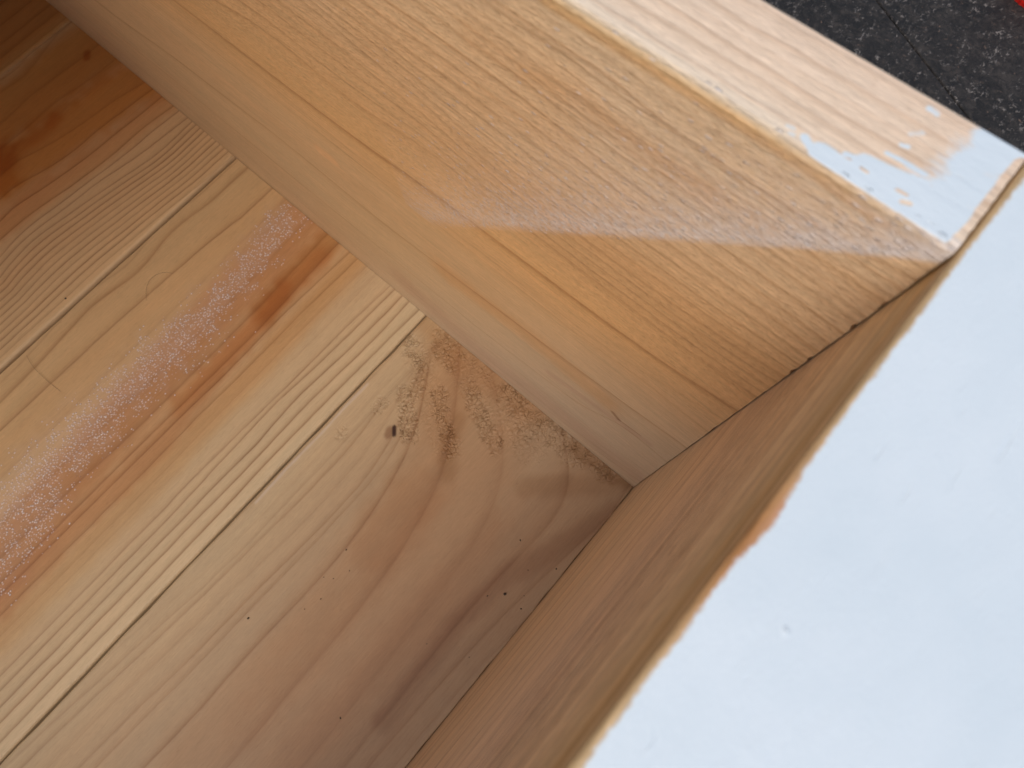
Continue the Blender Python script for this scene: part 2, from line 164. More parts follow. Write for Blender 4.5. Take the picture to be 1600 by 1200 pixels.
def strokes(board, X, Y):
    """paint the board's own stains, mist, paint and torn grain; X, Y in board millimetres"""
    sh = X.shape; T = np.ones(sh+(3,)); F = {k: np.zeros(sh) for k in ('mist', 'haze', 'paint', 'tear', 'scar')}
    wob = noise2(X, Y, 4, 4, 5)
    for b, kind, pts, hw, fe, val in S_DATA:
        if b != board: continue
        P = np.array(pts); pad = hw+fe*3+2
        sel = (X > P[:, 0].min()-pad) & (X < P[:, 0].max()+pad) & (Y > P[:, 1].min()-pad) & (Y < P[:, 1].max()+pad)
        if not sel.any(): continue
        d = dist_poly(X[sel], Y[sel], pts)+wob[sel]*fe*(.12 if kind == 'tint' else .35)
        k = 1-smooth((d-hw)/max(fe, 1e-3))
        if kind in ('mist', 'haze'): k = np.exp(-(np.maximum(d-hw*.5, 0)/(fe*.62))**2)
        if kind == 'tint': T[sel] *= 1-(k[:, None]*(1-np.array(val)))
        elif kind == 'unpaint': F['paint'][sel] *= (1-k*val)
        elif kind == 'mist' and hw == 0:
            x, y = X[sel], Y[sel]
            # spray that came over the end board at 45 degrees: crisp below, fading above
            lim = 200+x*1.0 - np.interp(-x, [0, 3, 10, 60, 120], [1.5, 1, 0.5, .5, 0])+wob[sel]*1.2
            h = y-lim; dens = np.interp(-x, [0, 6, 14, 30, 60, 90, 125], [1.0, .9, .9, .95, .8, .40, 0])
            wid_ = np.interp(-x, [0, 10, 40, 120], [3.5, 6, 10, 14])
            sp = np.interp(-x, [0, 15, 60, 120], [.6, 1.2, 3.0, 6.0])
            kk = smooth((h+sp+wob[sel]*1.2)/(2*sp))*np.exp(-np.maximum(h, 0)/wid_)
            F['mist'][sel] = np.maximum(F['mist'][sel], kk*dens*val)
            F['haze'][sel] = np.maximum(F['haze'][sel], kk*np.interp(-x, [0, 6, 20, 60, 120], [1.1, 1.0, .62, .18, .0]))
        else: F[kind][sel] = np.maximum(F[kind][sel], k*val)
    return T, F
COL = sc.collection
WARM = np.array((1.12, 1.03, .80))
def link(o, parent=None):
    COL.objects.link(o)
    if parent: o.parent = parent
    return o
def grid_mesh(name, P, attrs, colr, mat, parent):
    """P: (n, m, 3) closed in m (tube) with end caps; attrs dict of (n, m)"""
    n, mm = P.shape[:2]; me = bpy.data.meshes.new(name)
    idx = np.arange(n*mm).reshape(n, mm); nx = np.roll(idx, -1, 1)
    q = np.stack([idx[:-1], nx[:-1], nx[1:], idx[1:]], -1).reshape(-1, 4)
    nq = len(q)
    me.vertices.add(n*mm); me.vertices.foreach_set('co', P.reshape(-1).astype(np.float32))
    caps = [idx[0][::-1], idx[-1]]
    loops = np.concatenate([q.reshape(-1)]+caps).astype(np.int32)
    me.loops.add(len(loops)); me.loops.foreach_set('vertex_index', loops)
    starts = np.concatenate([np.arange(nq)*4, [nq*4, nq*4+mm]]).astype(np.int32)
    me.polygons.add(nq+2); me.polygons.foreach_set('loop_start', starts)
    me.update(calc_edges=True); me.validate()
    for k, v in attrs.items():
        a = me.attributes.new(k, 'FLOAT', 'POINT'); a.data.foreach_set('value', v.reshape(-1).astype(np.float32))
    a = me.attributes.new('tint', 'FLOAT_VECTOR', 'POINT'); a.data.foreach_set('vector', (colr*WARM).reshape(-1).astype(np.float32))
    sm = np.zeros(nq+2, bool); sm[:nq] = True
    me.polygons.foreach_set('use_smooth', sm)
    me.set_sharp_from_angle(angle=math.radians(50))
    me.materials.append(mat)
    return link(bpy.data.objects.new(name, me), parent)

# ------------------------------------------------------------------ materials
def N(t, typ, **kw):
    n = t.nodes.new(typ)
    for k, v in kw.items(): setattr(n, k, v)
    return n
class G:
    def __init__(s, name):
        s.m = bpy.data.materials.new(name); s.m.use_nodes = True; s.t = s.m.node_tree; s.t.nodes.clear()
        s.out = N(s.t, 'ShaderNodeOutputMaterial'); s.b = N(s.t, 'ShaderNodeBsdfPrincipled'); s.l(s.b.outputs[0], s.out.inputs[0])
    def l(s, a, b): s.t.links.new(a, b)
    def put(s, sock, v):
        if isinstance(v, (int, float)): sock.default_value = v
        elif isinstance(v, tuple): sock.default_value = v if len(v) == len(sock.default_value) else v+(1,)
        else: s.l(v, sock)
    def M(s, op, a, b=0.0, c=None, clamp=False):
        n = N(s.t, 'ShaderNodeMath', operation=op, use_clamp=clamp); s.put(n.inputs[0], a); s.put(n.inputs[1], b)
        if c is not None: s.put(n.inputs[2], c)
        return n.outputs[0]
    def attr(s, name, vec=False):
        n = N(s.t, 'ShaderNodeAttribute', attribute_name=name); return n.outputs['Vector' if vec else 'Fac']
    def pos(s): return N(s.t, 'ShaderNodeNewGeometry').outputs['Position']
    def obj(s): return N(s.t, 'ShaderNodeTexCoord').outputs['Object']
    def mapv(s, v, scale, loc=(0, 0, 0)):
        n = N(s.t, 'ShaderNodeMapping'); s.l(v, n.inputs[0]); n.inputs['Scale'].default_value = scale; n.inputs['Location'].default_value = loc; return n.outputs[0]
    def noise(s, v, scale, detail=3, rough=.55, dist=0):
        n = N(s.t, 'ShaderNodeTexNoise'); s.l(v, n.inputs['Vector']); n.inputs['Scale'].default_value = scale; n.inputs['Detail'].default_value = detail
        n.inputs['Roughness'].default_value = rough; n.inputs['Distortion'].default_value = dist; return n.outputs[0]
    def vor(s, v, scale, feature='F1', rand=1.0, out=0):
        n = N(s.t, 'ShaderNodeTexVoronoi', feature=feature); s.l(v, n.inputs['Vector']); n.inputs['Scale'].default_value = scale
        n.inputs['Randomness'].default_value = rand; return n.outputs[out]
    def rng(s, v, a, b, c=0.0, d=1.0, sm=False):
        n = N(s.t, 'ShaderNodeMapRange', interpolation_type='SMOOTHSTEP' if sm else 'LINEAR')
        s.put(n.inputs[0], v); s.put(n.inputs[1], a); s.put(n.inputs[2], b); s.put(n.inputs[3], c); s.put(n.inputs[4], d); return n.outputs[0]
    def mix(s, f, a, b, mode='MIX'):
        n = N(s.t, 'ShaderNodeMix', data_type='RGBA', blend_type=mode); s.put(n.inputs[0], f); s.put(n.inputs[6], a); s.put(n.inputs[7], b); return n.outputs[2]
    def bump(s, h, dist, strength=1.0, nrm=None):
        n = N(s.t, 'ShaderNodeBump'); s.put(n.inputs['Height'], h); n.inputs['Distance'].default_value = dist; n.inputs['Strength'].default_value = strength
        if nrm: s.l(nrm, n.inputs['Normal'])
        return n.outputs[0]

def wood(name, axis, seed, late=(.60, .44, .30), fibre=.10, fuzz=.5, rough=.6, has=('mist', 'paint', 'tear'), drop=(850, 1050), veil=(.03, .16), jitter=.45, mottle=.26, redder=.4, fine=1.0, grit=260, veilcol=(.60, .50, .46)):
    """pine: rings from the board's ring attributes, fibres stretched along 'axis' (0 = x, 1 = y)"""
    g = G(name); p = g.obj()
    sc_f = (1, 1, 1); 
    def along(k, a, b):        # scale a along the grain, b across
        v = [b, b, b]; v[axis] = a; return tuple(v)
    off = (seed*.37, seed*.73, seed*.11)
    fib = g.noise(g.mapv(p, along(0, 45, 1400*fine), off), 1.0, 3, .6)           # long fibres
    fib2 = g.noise(g.mapv(p, along(0, 220*fine, 3200*fine), off), 1.0, 2, .6)          # short fibres
    mot = g.noise(g.mapv(p, along(0, 9, 70), off), 1.0, 4, .55)             # mottling
    mot2 = g.noise(g.mapv(p, along(0, 90, 190), off), 1.0, 3, .6)
    wob = g.noise(g.mapv(p, along(0, 18, 260), off), 1.0, 3, .6)
    ph, amp, wd, gap = g.attr('ring'), g.attr('ring_strength'), g.attr('ring_width'), g.attr('ring_gap')
    # distance in millimetres to the ring line, with a slight waver
    f = g.M('FRACT', ph)
    jit = g.M('MULTIPLY', g.M('SUBTRACT', wob, .5), jitter)
    da = g.M('ADD', g.M('MULTIPLY', g.M('SUBTRACT', 1.0, f), gap), jit)      # to the next ring (soft side)
    db = g.M('SUBTRACT', g.M('MULTIPLY', f, gap), jit)                        # from the last ring (crisp side)
    da = g.M('MAXIMUM', da, 0.0); db = g.M('MAXIMUM', db, 0.0)
    s1 = g.M('POWER', 2.718, g.M('MULTIPLY', g.M('DIVIDE', da, wd), -1.3))
    s2 = g.M('POWER', 2.718, g.M('MULTIPLY', g.M('DIVIDE', db, g.M('MULTIPLY', wd, .28)), -1.3))
    ln = g.M('MAXIMUM', s1, s2)
    ln = g.M('MULTIPLY', ln, g.M('MULTIPLY', amp, g.rng(wob, .3, .7, .75, 1.15)), clamp=True)
    col = g.mix(ln, (1, 1, 1), late)
    base = N(g.t, 'ShaderNodeMix', data_type='RGBA', blend_type='MULTIPLY'); base.inputs[0].default_value = 1
    g.l(g.attr('tint', True), base.inputs[6]); g.l(col, base.inputs[7]); c = base.outputs[2]
    v = g.M('ADD', g.M('MULTIPLY', g.M('SUBTRACT', fib, .5), fibre*2.2), g.M('MULTIPLY', g.M('SUBTRACT', fib2, .5), fibre*2.4))
    v = g.M('ADD', v, g.M('MULTIPLY', g.M('SUBTRACT', mot, .5), mottle))
    v = g.M('ADD', v, g.M('MULTIPLY', g.M('SUBTRACT', mot2, .5), .14))
    v = g.M('ADD', v, 1.0)
    hs = N(g.t, 'ShaderNodeVectorMath', operation='SCALE'); g.l(c, hs.inputs[0]); g.l(v, hs.inputs['Scale']); c = hs.outputs[0]
    hue = g.noise(g.mapv(p, along(0, 9, 80), (off[1], off[0], 3)), 1.0, 3, .55)
    c = g.mix(g.rng(hue, .35, .7, 0, redder), c, g.mix(1.0, c, (1.04, .93, .86), 'MULTIPLY'))
    # short dark pores and raised light hairs
    por = g.noise(g.mapv(p, along(0, 420*fine, 3000*fine), (7+off[0], 3, 1)), 1.0, 1, .5)
    pm = g.M('MULTIPLY', g.rng(por, .60, .72, 0, 1), g.M('MULTIPLY', g.attr('fuzz'), .60))
    c = g.mix(pm, c, g.mix(1.0, c, (.52, .42, .32), 'MULTIPLY'))
    lm = g.M('MULTIPLY', g.rng(por, .40, .28, 0, 1), g.M('MULTIPLY', g.attr('fuzz'), .65))
    c = g.mix(lm, c, g.mix(1.0, c, (1.28, 1.28, 1.28), 'MULTIPLY'))
    Z0 = 0.0; tmask = cr = None
    # torn grain: small raised scales with dark cracks
    if 'tear' in has:
        tear = g.attr('tear')
        tw = g.noise(p, 300, 3, .6)
        tv = N(g.t, 'ShaderNodeVectorMath', operation='ADD'); g.l(g.mapv(p, (620, 430, 500)), tv.inputs[0])
        ns = N(g.t, 'ShaderNodeTexNoise'); g.l(p, ns.inputs['Vector']); ns.inputs['Scale'].default_value = 420; ns.inputs['Detail'].default_value = 2
        g.l(ns.outputs['Color'], tv.inputs[1])
        cr = g.vor(tv.outputs[0], .9, 'DISTANCE_TO_EDGE'); cell = g.vor(tv.outputs[0], .9, 'F1')
        tmask = g.M('MULTIPLY', tear, g.rng(tw, .32, .62, 0, 1), clamp=True)
        crm = g.M('MULTIPLY', g.rng(cr, .0, .16, 1, 0), tmask, clamp=True)
        c = g.mix(g.M('MULTIPLY', crm, .42), c, g.mix(1.0, c, (.40, .28, .20), 'MULTIPLY'))
    # pale scar
    c = g.mix(g.M('MULTIPLY', g.attr('scar'), .45), c, (.62, .55, .48)) if 'tear' in has else c
    # paint mist: fine pale droplets and a thin veil
    dsz = None
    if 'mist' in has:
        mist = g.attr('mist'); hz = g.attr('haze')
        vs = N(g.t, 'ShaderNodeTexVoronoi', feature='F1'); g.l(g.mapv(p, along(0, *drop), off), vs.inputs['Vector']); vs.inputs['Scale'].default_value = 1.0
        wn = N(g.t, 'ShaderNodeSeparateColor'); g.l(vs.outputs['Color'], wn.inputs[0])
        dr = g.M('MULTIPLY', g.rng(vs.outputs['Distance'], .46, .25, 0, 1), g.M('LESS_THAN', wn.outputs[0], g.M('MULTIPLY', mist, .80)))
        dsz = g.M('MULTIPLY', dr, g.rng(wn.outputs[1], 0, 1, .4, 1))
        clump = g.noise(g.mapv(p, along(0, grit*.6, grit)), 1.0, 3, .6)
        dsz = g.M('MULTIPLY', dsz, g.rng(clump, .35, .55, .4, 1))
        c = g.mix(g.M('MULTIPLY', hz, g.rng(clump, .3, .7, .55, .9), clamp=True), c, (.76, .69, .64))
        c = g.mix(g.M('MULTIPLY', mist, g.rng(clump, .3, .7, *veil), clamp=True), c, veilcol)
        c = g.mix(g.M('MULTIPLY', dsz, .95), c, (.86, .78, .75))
    # brushed white paint with ragged edge
    pmask = None
    if 'paint' in has:
        pe = g.noise(g.mapv(p, along(0, 1400, 3600)), 1.0, 3, .65)
        pe2 = g.noise(g.mapv(p, along(0, 170, 900)), 1.0, 3, .6)
        pb = g.noise(g.mapv(p, along(0, 60, 75)), 1.0, 3, .6)
        pa = g.M('ADD', g.attr('paint'), g.M('ADD', g.M('MULTIPLY', g.M('SUBTRACT', pe, .5), .8), g.M('MULTIPLY', g.M('SUBTRACT', pe2, .5), .7)))
        pmask = g.M('MULTIPLY', g.rng(pa, .22, .95, 0, 1, True), g.rng(g.attr('paint'), .0, .12, 0, 1))
        pcol = g.mix(g.rng(pb, .3, .7, 0, 1), (.635, .72, .76), (.69, .765, .80))
        c = g.mix(pmask, c, pcol)
    g.l(c, g.b.inputs['Base Color'])
    if pmask is not None:
        rg = g.M('ADD', rough, g.M('MULTIPLY', pmask, .42-rough)); ip = g.M('SUBTRACT', 1.0, pmask)
    else: rg = rough; ip = 1.0
    g.put(g.b.inputs['Roughness'], rg)
    g.b.inputs['Specular IOR Level'].default_value = .38
    # relief
    h = g.M('ADD', g.M('MULTIPLY', fib, .5), g.M('MULTIPLY', g.M('ADD', fib2, por), g.M('MULTIPLY', g.attr('fuzz'), fuzz)))
    h = g.M('MULTIPLY', g.M('ADD', h, g.M('MULTIPLY', ln, -.9)), ip)
    if tmask is not None: h = g.M('ADD', h, g.M('MULTIPLY', tmask, g.M('MULTIPLY', g.rng(cr, 0, .4, 0, 1), 6.0)))
    if dsz is not None: h = g.M('ADD', h, g.M('MULTIPLY', dsz, 2.5))
    if pmask is not None:
        sc_ = g.noise(g.mapv(p, along(0, 130, 950), (4, 4, 4)), 1.0, 2, .5)
        scr = g.M('MULTIPLY', g.rng(sc_, .66, .78, 0, 1), -.5)
        h = g.M('ADD', h, g.M('MULTIPLY', pmask, g.M('ADD', g.M('ADD', .4, g.M('ADD', g.M('MULTIPLY', pe2, .8), g.M('MULTIPLY', pe, .4))), scr)))
        h = g.M('ADD', h, g.M('MULTIPLY', g.attr('scar'), -1.3))
    g.l(g.bump(h, .00012, 1.0), g.b.inputs['Normal'])
    return g.m

# ------------------------------------------------------------------ the box
def thing(name, label, cat, loc=(0, 0, 0), group=None):
    o = bpy.data.objects.new(name, None); COL.objects.link(o); o.location = loc; o['label'] = label; o['category'] = cat; o.empty_display_size = .02
    if group: o['group'] = group
    return o
def tag(o, label, cat, group=None):
    o['label'] = label; o['category'] = cat
    if group: o['group'] = group
    return o
box = thing('wooden_box', 'open unfinished pine box with white painted rim standing on dark paving', 'box')

def profile(xl, xr, zt, zb, rl, rr, step, nb=7):
    """cross-section of a floor board, clockwise from the left edge of its top face; returns points and the across-coordinate"""
    pts = []
    for i in range(nb):
        a = math.pi/2*(i/(nb-1)); pts.append((xl+rl-rl*math.cos(a), zt-rl+rl*math.sin(a)))
    n = int((xr-rr-xl-rl)/step)
    for i in range(1, n): pts.append((xl+rl+(xr-rr-xl-rl)*i/n, zt))
    for i in range(nb):
        a = math.pi/2*(i/(nb-1)); pts.append((xr-rr+rr*math.sin(a), zt-rr+rr*math.cos(a)))
    pts += [(xr, zb), (xl, zb)]
    return np.array(pts)
def floor_board(name, key, rings, xl, xr, rl, rr, zt, base, mat, amp_scale=1.0, fuzz=.25, wave=.0):
    pr = profile(xl, xr, zt, -14, rl, rr, .45)
    ys = -np.concatenate([np.arange(0.12, 262, .7), np.linspace(263, 399, 60)])
    n, mm = len(ys), len(pr)
    X = np.repeat(pr[None, :, 0], n, 0); Z = np.repeat(pr[None, :, 1], n, 0); Y = np.repeat(ys[:, None], mm, 1)
    order = np.argsort(pr[:, 0]); inv = np.argsort(order); us = pr[order, 0]
    ph, amp, wid, gap = [q[:, inv] for q in ring_fields(rings, ys, us)]
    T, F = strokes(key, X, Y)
    # edges of the board are not perfectly straight
    eL = smooth(1-(X-xl)/2.5); eR = smooth(1-(xr-X)/3.5)
    Xd = X + eL*wave*noise1(Y, 11, 31+len(name)+int(xr))*.5 + eR*wave*noise1(Y, 7, 77+int(xr))*.4
    topm = Z > zt-4
    Zd = Z+np.where(topm, .12*noise2(X, Y, 30, 90, int(xr)+5), 0)
    att = dict(ring=ph, ring_strength=amp*amp_scale, ring_width=wid, ring_gap=gap, fuzz=np.full(X.shape, fuzz), **F)
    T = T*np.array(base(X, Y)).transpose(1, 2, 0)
    return grid_mesh(name, np.stack([Xd, Y, Zd], -1)/1000, att, T, mat, box)
def lerpc(t, stops):
    xs = [s[0] for s in stops]; return [np.interp(t, xs, [s[1][k] for s in stops]) for k in range(3)]
PINE = (.60, .40, .225)
def cmul(c, k): return tuple(a*b for a, b in zip(c, k))
FL = dict(late=(.42, .28, .17), fuzz=.5)
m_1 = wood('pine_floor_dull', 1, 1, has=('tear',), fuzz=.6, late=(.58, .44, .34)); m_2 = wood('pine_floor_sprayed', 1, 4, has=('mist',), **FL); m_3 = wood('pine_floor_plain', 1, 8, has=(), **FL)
def auto_rings(lo, hi, gap, st, wd, seed, span=(-400, 20)):
    r = np.random.default_rng(seed); x = lo; out = []
    while x < hi:
        a = np.linspace(span[0], span[1], 9); dr = np.cumsum(r.uniform(-1, 1, 9))*.6
        out.append((tuple((x+d, y) for d, y in zip(dr-dr[-1], a)), st*r.uniform(.5, 1.3), wd*r.uniform(.6, 1.5))); x += gap*r.uniform(.6, 1.6)
    return out
def tuplegrid(c): return lambda X, Y: lerpc(X, c)
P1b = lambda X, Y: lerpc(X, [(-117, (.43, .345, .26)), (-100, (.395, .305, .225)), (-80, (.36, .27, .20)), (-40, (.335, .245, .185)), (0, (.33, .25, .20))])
P2b = lambda X, Y: lerpc(X, [(-247, (.56, .40, .25)), (-215, (.54, .37, .225)), (-185, (.53, .35, .22)), (-160, (.46, .315, .20)), (-150, (.47, .36, .26)), (-120, (.50, .41, .315))])
P3b = lambda X, Y: lerpc(X, [(-382, (.50, .34, .20)), (-355, (.46, .28, .15)), (-312, (.50, .30, .17)), (-298, (.55, .37, .23)), (-252, (.60, .43, .28)), (-249.5, (.60, .43, .28)), (-248.8, (.66, .50, .34)), (-247.6, (.40, .28, .18))])
P4b = lambda X, Y: lerpc(X, [(-520, (.45, .28, .15)), (-392, (.48, .30, .17)), (-384, (.56, .40, .26))])
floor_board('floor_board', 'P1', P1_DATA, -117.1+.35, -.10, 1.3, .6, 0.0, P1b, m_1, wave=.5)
floor_board('floor_board', 'P2', P2_DATA, -246.7+.7, -117.1-.35, .5, 1.4, .10, P2b, m_2, wave=.25)
floor_board('floor_board', 'P3', P3_DATA, -381.7+.7, -246.7-.7, .5, 2.4, .55, P3b, m_3, amp_scale=.95, wave=.3)
floor_board('floor_board', 'P4', auto_rings(-515, -384, 9, .5, 2.0, 3), -456+.5, -381.7-.6, .5, 2.6, .2, P4b, m_3, wave=.2)

# long side board: inner face y = 0, top z = 200, thickness 13.75
def side_profile(th, ri, ro, bottom, fine, coarse, split=150):
    """unrolled coordinate w: 0..200 inner face, 200..200+th top, then outer face; returns (depth, z, w)"""
    out = [(0, bottom, bottom)]
    ws = list(np.arange(bottom+2, split, coarse))+list(np.arange(split, 200-ri, fine))
    for w_ in ws: out.append((0, w_, w_))
    for i in range(9):
        a = math.pi/2*i/8; out.append((ri-ri*math.cos(a), 200-ri+ri*math.sin(a), 200-ri+2*ri*i/8))
    for w_ in np.arange(200+ri+fine, 200+th-ro, fine): out.append((w_-200, 200, w_))
    for i in range(7):
        a = math.pi/2*i/6; out.append((th-ro+ro*math.sin(a), 200-ro+ro*math.cos(a), 200+th-ro+ro*i/6*1.5))
    out.append((th, bottom, 200+th+ro)); return np.array(out)
def long_board():
    th = 13.75; pr = side_profile(th, .35, .6, -14, .18, .4)
    xs = -np.concatenate([np.arange(.22, 60, .2), np.arange(60, 200, .45), np.arange(200, 456.5, 1.0)])
    n, mm = len(xs), len(pr); W = np.repeat(pr[None, :, 2], n, 0); X = np.repeat(xs[:, None], mm, 1)
    order = np.argsort(pr[:, 2], kind='stable'); inv = np.argsort(order); us = pr[order, 2]
    ph, amp, wid, gap = [q[:, inv] for q in ring_fields(A_DATA, xs, us, 1)]
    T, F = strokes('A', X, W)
    base = lerpc(W, [(0, (.54, .40, .28)), (60, (.56, .41, .27)), (105, (.57, .385, .235)), (130, (.635, .395, .205)), (160, (.615, .395, .23)), (178, (.66, .485, .345)), (190, (.70, .54, .41)), (198.2, (.68, .53, .40)), (199.0, (.60, .45, .32)), (199.4, (.58, .43, .29)), (200.3, (.58, .44, .31)), (201.2, (.69, .61, .58)), (202.4, (.72, .64, .62)), (203.6, (.73, .63, .595)), (214, (.70, .59, .56))])
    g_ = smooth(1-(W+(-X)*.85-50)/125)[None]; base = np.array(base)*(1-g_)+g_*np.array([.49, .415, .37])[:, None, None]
    F['paint'] *= smooth((W-200.15)/.7)
    fz = smooth((W-95-.0*X)/50)*np.where(W > 201, .25, 1.0)
    fz = .25+.75*fz
    Y = np.repeat(pr[None, :, 0], n, 0); Z = np.repeat(pr[None, :, 1], n, 0)
    # end of the board: slightly ragged where it meets the end board
    chip = np.zeros(n*0+mm)
    wv = pr[:, 2]; chip = .08*np.abs(noise1(wv, 1.3, 3))+.10*np.maximum(0, noise1(wv, 5, 8))
    for c0, a_ in ((181.5, .3), (169, .22), (163, .25), (188, .2), (120, .15), (60, .2)): chip += a_*np.exp(-((wv-c0)/.8)**2)
    e = np.exp((X+.22)/.35); Xd = X-e*chip[None, :]
    att = dict(ring=ph, ring_strength=amp, ring_width=wid, ring_gap=gap, fuzz=fz, **F)
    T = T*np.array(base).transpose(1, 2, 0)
    P = np.stack([Xd, Y, Z], -1)/1000
    P = P[::-1]; att = {k: v[::-1] for k, v in att.items()}; T = T[::-1]
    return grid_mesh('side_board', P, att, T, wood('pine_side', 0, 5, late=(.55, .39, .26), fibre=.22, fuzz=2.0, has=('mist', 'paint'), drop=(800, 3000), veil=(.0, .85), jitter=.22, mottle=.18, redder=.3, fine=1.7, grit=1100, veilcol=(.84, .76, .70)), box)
long_board()
def end_board():
    th = 46.0; pr = side_profile(th, .6, 1.5, -14, .3, .6, 150)
    ys = np.concatenate([np.arange(13.75, -80, -.3), np.arange(-80, -150, -.6), np.linspace(-151, -414, 130)])
    n, mm = len(ys), len(pr); W = np.repeat(pr[None, :, 2], n, 0); Y = np.repeat(ys[:, None], mm, 1)
    order = np.argsort(pr[:, 2], kind='stable'); inv = np.argsort(order); us = pr[order, 2]
    rings = auto_rings(8, 110, 22, .45, 3.5, 21)+auto_rings(118, 146, 7, .4, 1.2, 22)+auto_rings(150, 187, 1.9, 1.0, .5, 25)+auto_rings(190, 198, 3.2, .45, .7, 23)+auto_rings(205, 246, 6, .3, 1.0, 24)
    rings = [(tuple((b, a) for a, b in r_[0]), r_[1], r_[2]) for r_ in rings]
    ph, amp, wid, gap = [q[:, inv] for q in ring_fields(rings, ys, us, 1)]
    T, F = strokes('B', Y, W)
    base = lerpc(W, [(0, (.58, .49, .43)), (60, (.61, .53, .48)), (120, (.63, .55, .51)), (154, (.64, .55, .51)), (156.5, (.70, .61, .57)), (159, (.64, .55, .51)), (176, (.65, .55, .47)), (188, (.66, .55, .43)), (194, (.60, .49, .35)), (196.8, (.55, .40, .23)), (198.2, (.56, .44, .30)), (199.6, (.47, .355, .23)), (201.2, (.47, .36, .25)), (204, (.7, .55, .4))])
    # resin streak and bruise on the arris
    k = np.exp(-((Y+33)/9)**2)*np.exp(-((W-200.4)/1.1)**2)
    for c_, v in enumerate((.15, .42, .6)): base[c_] = base[c_]*(1-k*v)
    k = np.exp(-((Y+30.5)/4.0)**2)*np.exp(-((W-201.1)/.5)**2)*(.75+.5*noise2(Y, W, .8, .5, 9))
    for c_, v in enumerate((.42, .24, .17)): base[c_] = base[c_]*(1-k)+k*v
    edge = 200.35+.12*noise1(Y, 6, 61)+.04*noise1(Y, 1.1, 62)+.08*noise1(Y, .35, 63)+.55*np.exp(-((Y+30.5)/3.2)**2)+np.interp(Y, [-60, -45, -20, 0, 14], [.4, .25, 0, -.05, .1])
    F['paint'] = np.where(W > 199, 1.25*smooth((W-edge+.45)/1.3), 0)
    fz = .45+.8*np.exp(-((W-174)/16)**2)
    F['scar'] = np.exp(-((Y+36.7)/.22)**2-((W-206.6)/.22)**2)+.18*np.exp(-((Y+45.5)/.5)**2-((W-209.2)/.7)**2)
    for c_ in range(3): base[c_] = np.where(W < 199, base[c_]*1.17, base[c_])
    D_ = np.repeat(pr[None, :, 0], n, 0); Z = np.repeat(pr[None, :, 1], n, 0)
    top = (W > 202.5) & (W < 243)
    nick = np.zeros(Y.shape)
    att = dict(ring=ph, ring_strength=amp, ring_width=wid, ring_gap=gap, fuzz=fz, **F)
    T = T*np.array(base).transpose(1, 2, 0)
    P = np.stack([D_, Y, Z], -1)/1000
    return grid_mesh('end_board', P, att, T, wood('pine_end', 1, 9, late=(.46, .34, .26), fibre=.30, fuzz=1.2, has=('paint',)), box)
eb = end_board()
# the two far walls of the box, unseen; end wall set close for shade
def plain_wall(name, x0, x1, y0, y1, axis, z0=-.014, z1=.2):
    bm = bmesh.new(); bmesh.ops.create_cube(bm, size=1)
    for v in bm.verts: v.co = Vector(((x0+x1)/2+(x1-x0)*v.co.x, (y0+y1)/2+(y1-y0)*v.co.y, (z0+z1)/2+(z1-z0)*v.co.z))
    bmesh.ops.bevel(bm, geom=bm.edges[:], offset=.001, segments=2, affect='EDGES', profile=.5)
    me = bpy.data.meshes.new(name); bm.to_mesh(me); bm.free()
    nv = len(me.vertices)
    for k, v in dict(ring=0, ring_strength=.2, ring_width=1, ring_gap=5, fuzz=.3, mist=0, haze=0, paint=0, tear=0, scar=0).items():
        a = me.attributes.new(k, 'FLOAT', 'POINT'); a.data.foreach_set('value', np.full(nv, v, np.float32))
    a = me.attributes.new('tint', 'FLOAT_VECTOR', 'POINT'); a.data.foreach_set('vector', np.tile((np.array(PINE)*WARM).astype(np.float32), nv))
    me.materials.append(wood('pine_plain_%d' % axis, axis, 12, has=())); return link(bpy.data.objects.new(name, me), box)
plain_wall('side_board', -.4565, -.0005, -.4138, -.4002, 0)
plain_wall('end_board', -.4715, -.4575, -.4138, .01375, 1)

# unseen board added above the far end, leaning inwards to shade that side
shade_board = plain_wall('shade_board', 0, .016, -.4138, .01375, 1, 0, .40)
shade_board.location = (-.4640, 0, .2030); shade_board.rotation_euler = (0, math.radians(SHADE_TILT), 0)

# ------------------------------------------------------------------ ground: dark rough paving
def paving_mat():
    g = G('dark_paving'); p = g.pos()
    a = g.noise(p, 210, 6, .75, .6); b = g.noise(p, 45, 4, .6); c_ = g.noise(g.mapv(p, (520, 330, 400), (3, 1, 2)), 1.0, 4, .7); h = g.noise(p, 95, 3, .6); d_ = g.noise(p, 330, 4, .7, .4)
    col = g.mix(g.rng(b, .35, .65), (.009, .0075, .006), (.020, .0165, .014))
    col = g.mix(g.rng(a, .48, .68), col, (.052, .042, .034))
    col = g.mix(g.rng(a, .47, .34), col, (.006, .005, .0045))
    col = g.mix(g.M('MULTIPLY', g.rng(c_, .55, .66), g.rng(h, .42, .60)), col, (.27, .235, .205))
    col = g.mix(g.M('MULTIPLY', g.rng(d_, .62, .72), g.rng(h, .60, .45)), col, (.20, .13, .09))
    gr = g.rng(c_, .5, .7)
    g.l(col, g.b.inputs['Base Color']); g.b.inputs['Roughness'].default_value = .75
    g.l(g.bump(g.M('ADD', a, g.M('MULTIPLY', gr, .5)), .0015, .9), g.b.inputs['Normal'])
    return g.m
pm = paving_mat()
gr = thing('ground', '', ''); del gr['label']; del gr['category']; gr['kind'] = 'structure'
def quad(name, pts, z, mat, parent):
    bm = bmesh.new(); vs = [bm.verts.new((x, y, z)) for x, y in pts]; bm.faces.new(vs)
    me = bpy.data.meshes.new(name); bm.to_mesh(me); bm.free(); me.materials.append(mat); return link(bpy.data.objects.new(name, me), parent)
quad('bedding', [(-60, -60), (60, -60), (60, 60), (-60, 60)], -.040, pm, gr)
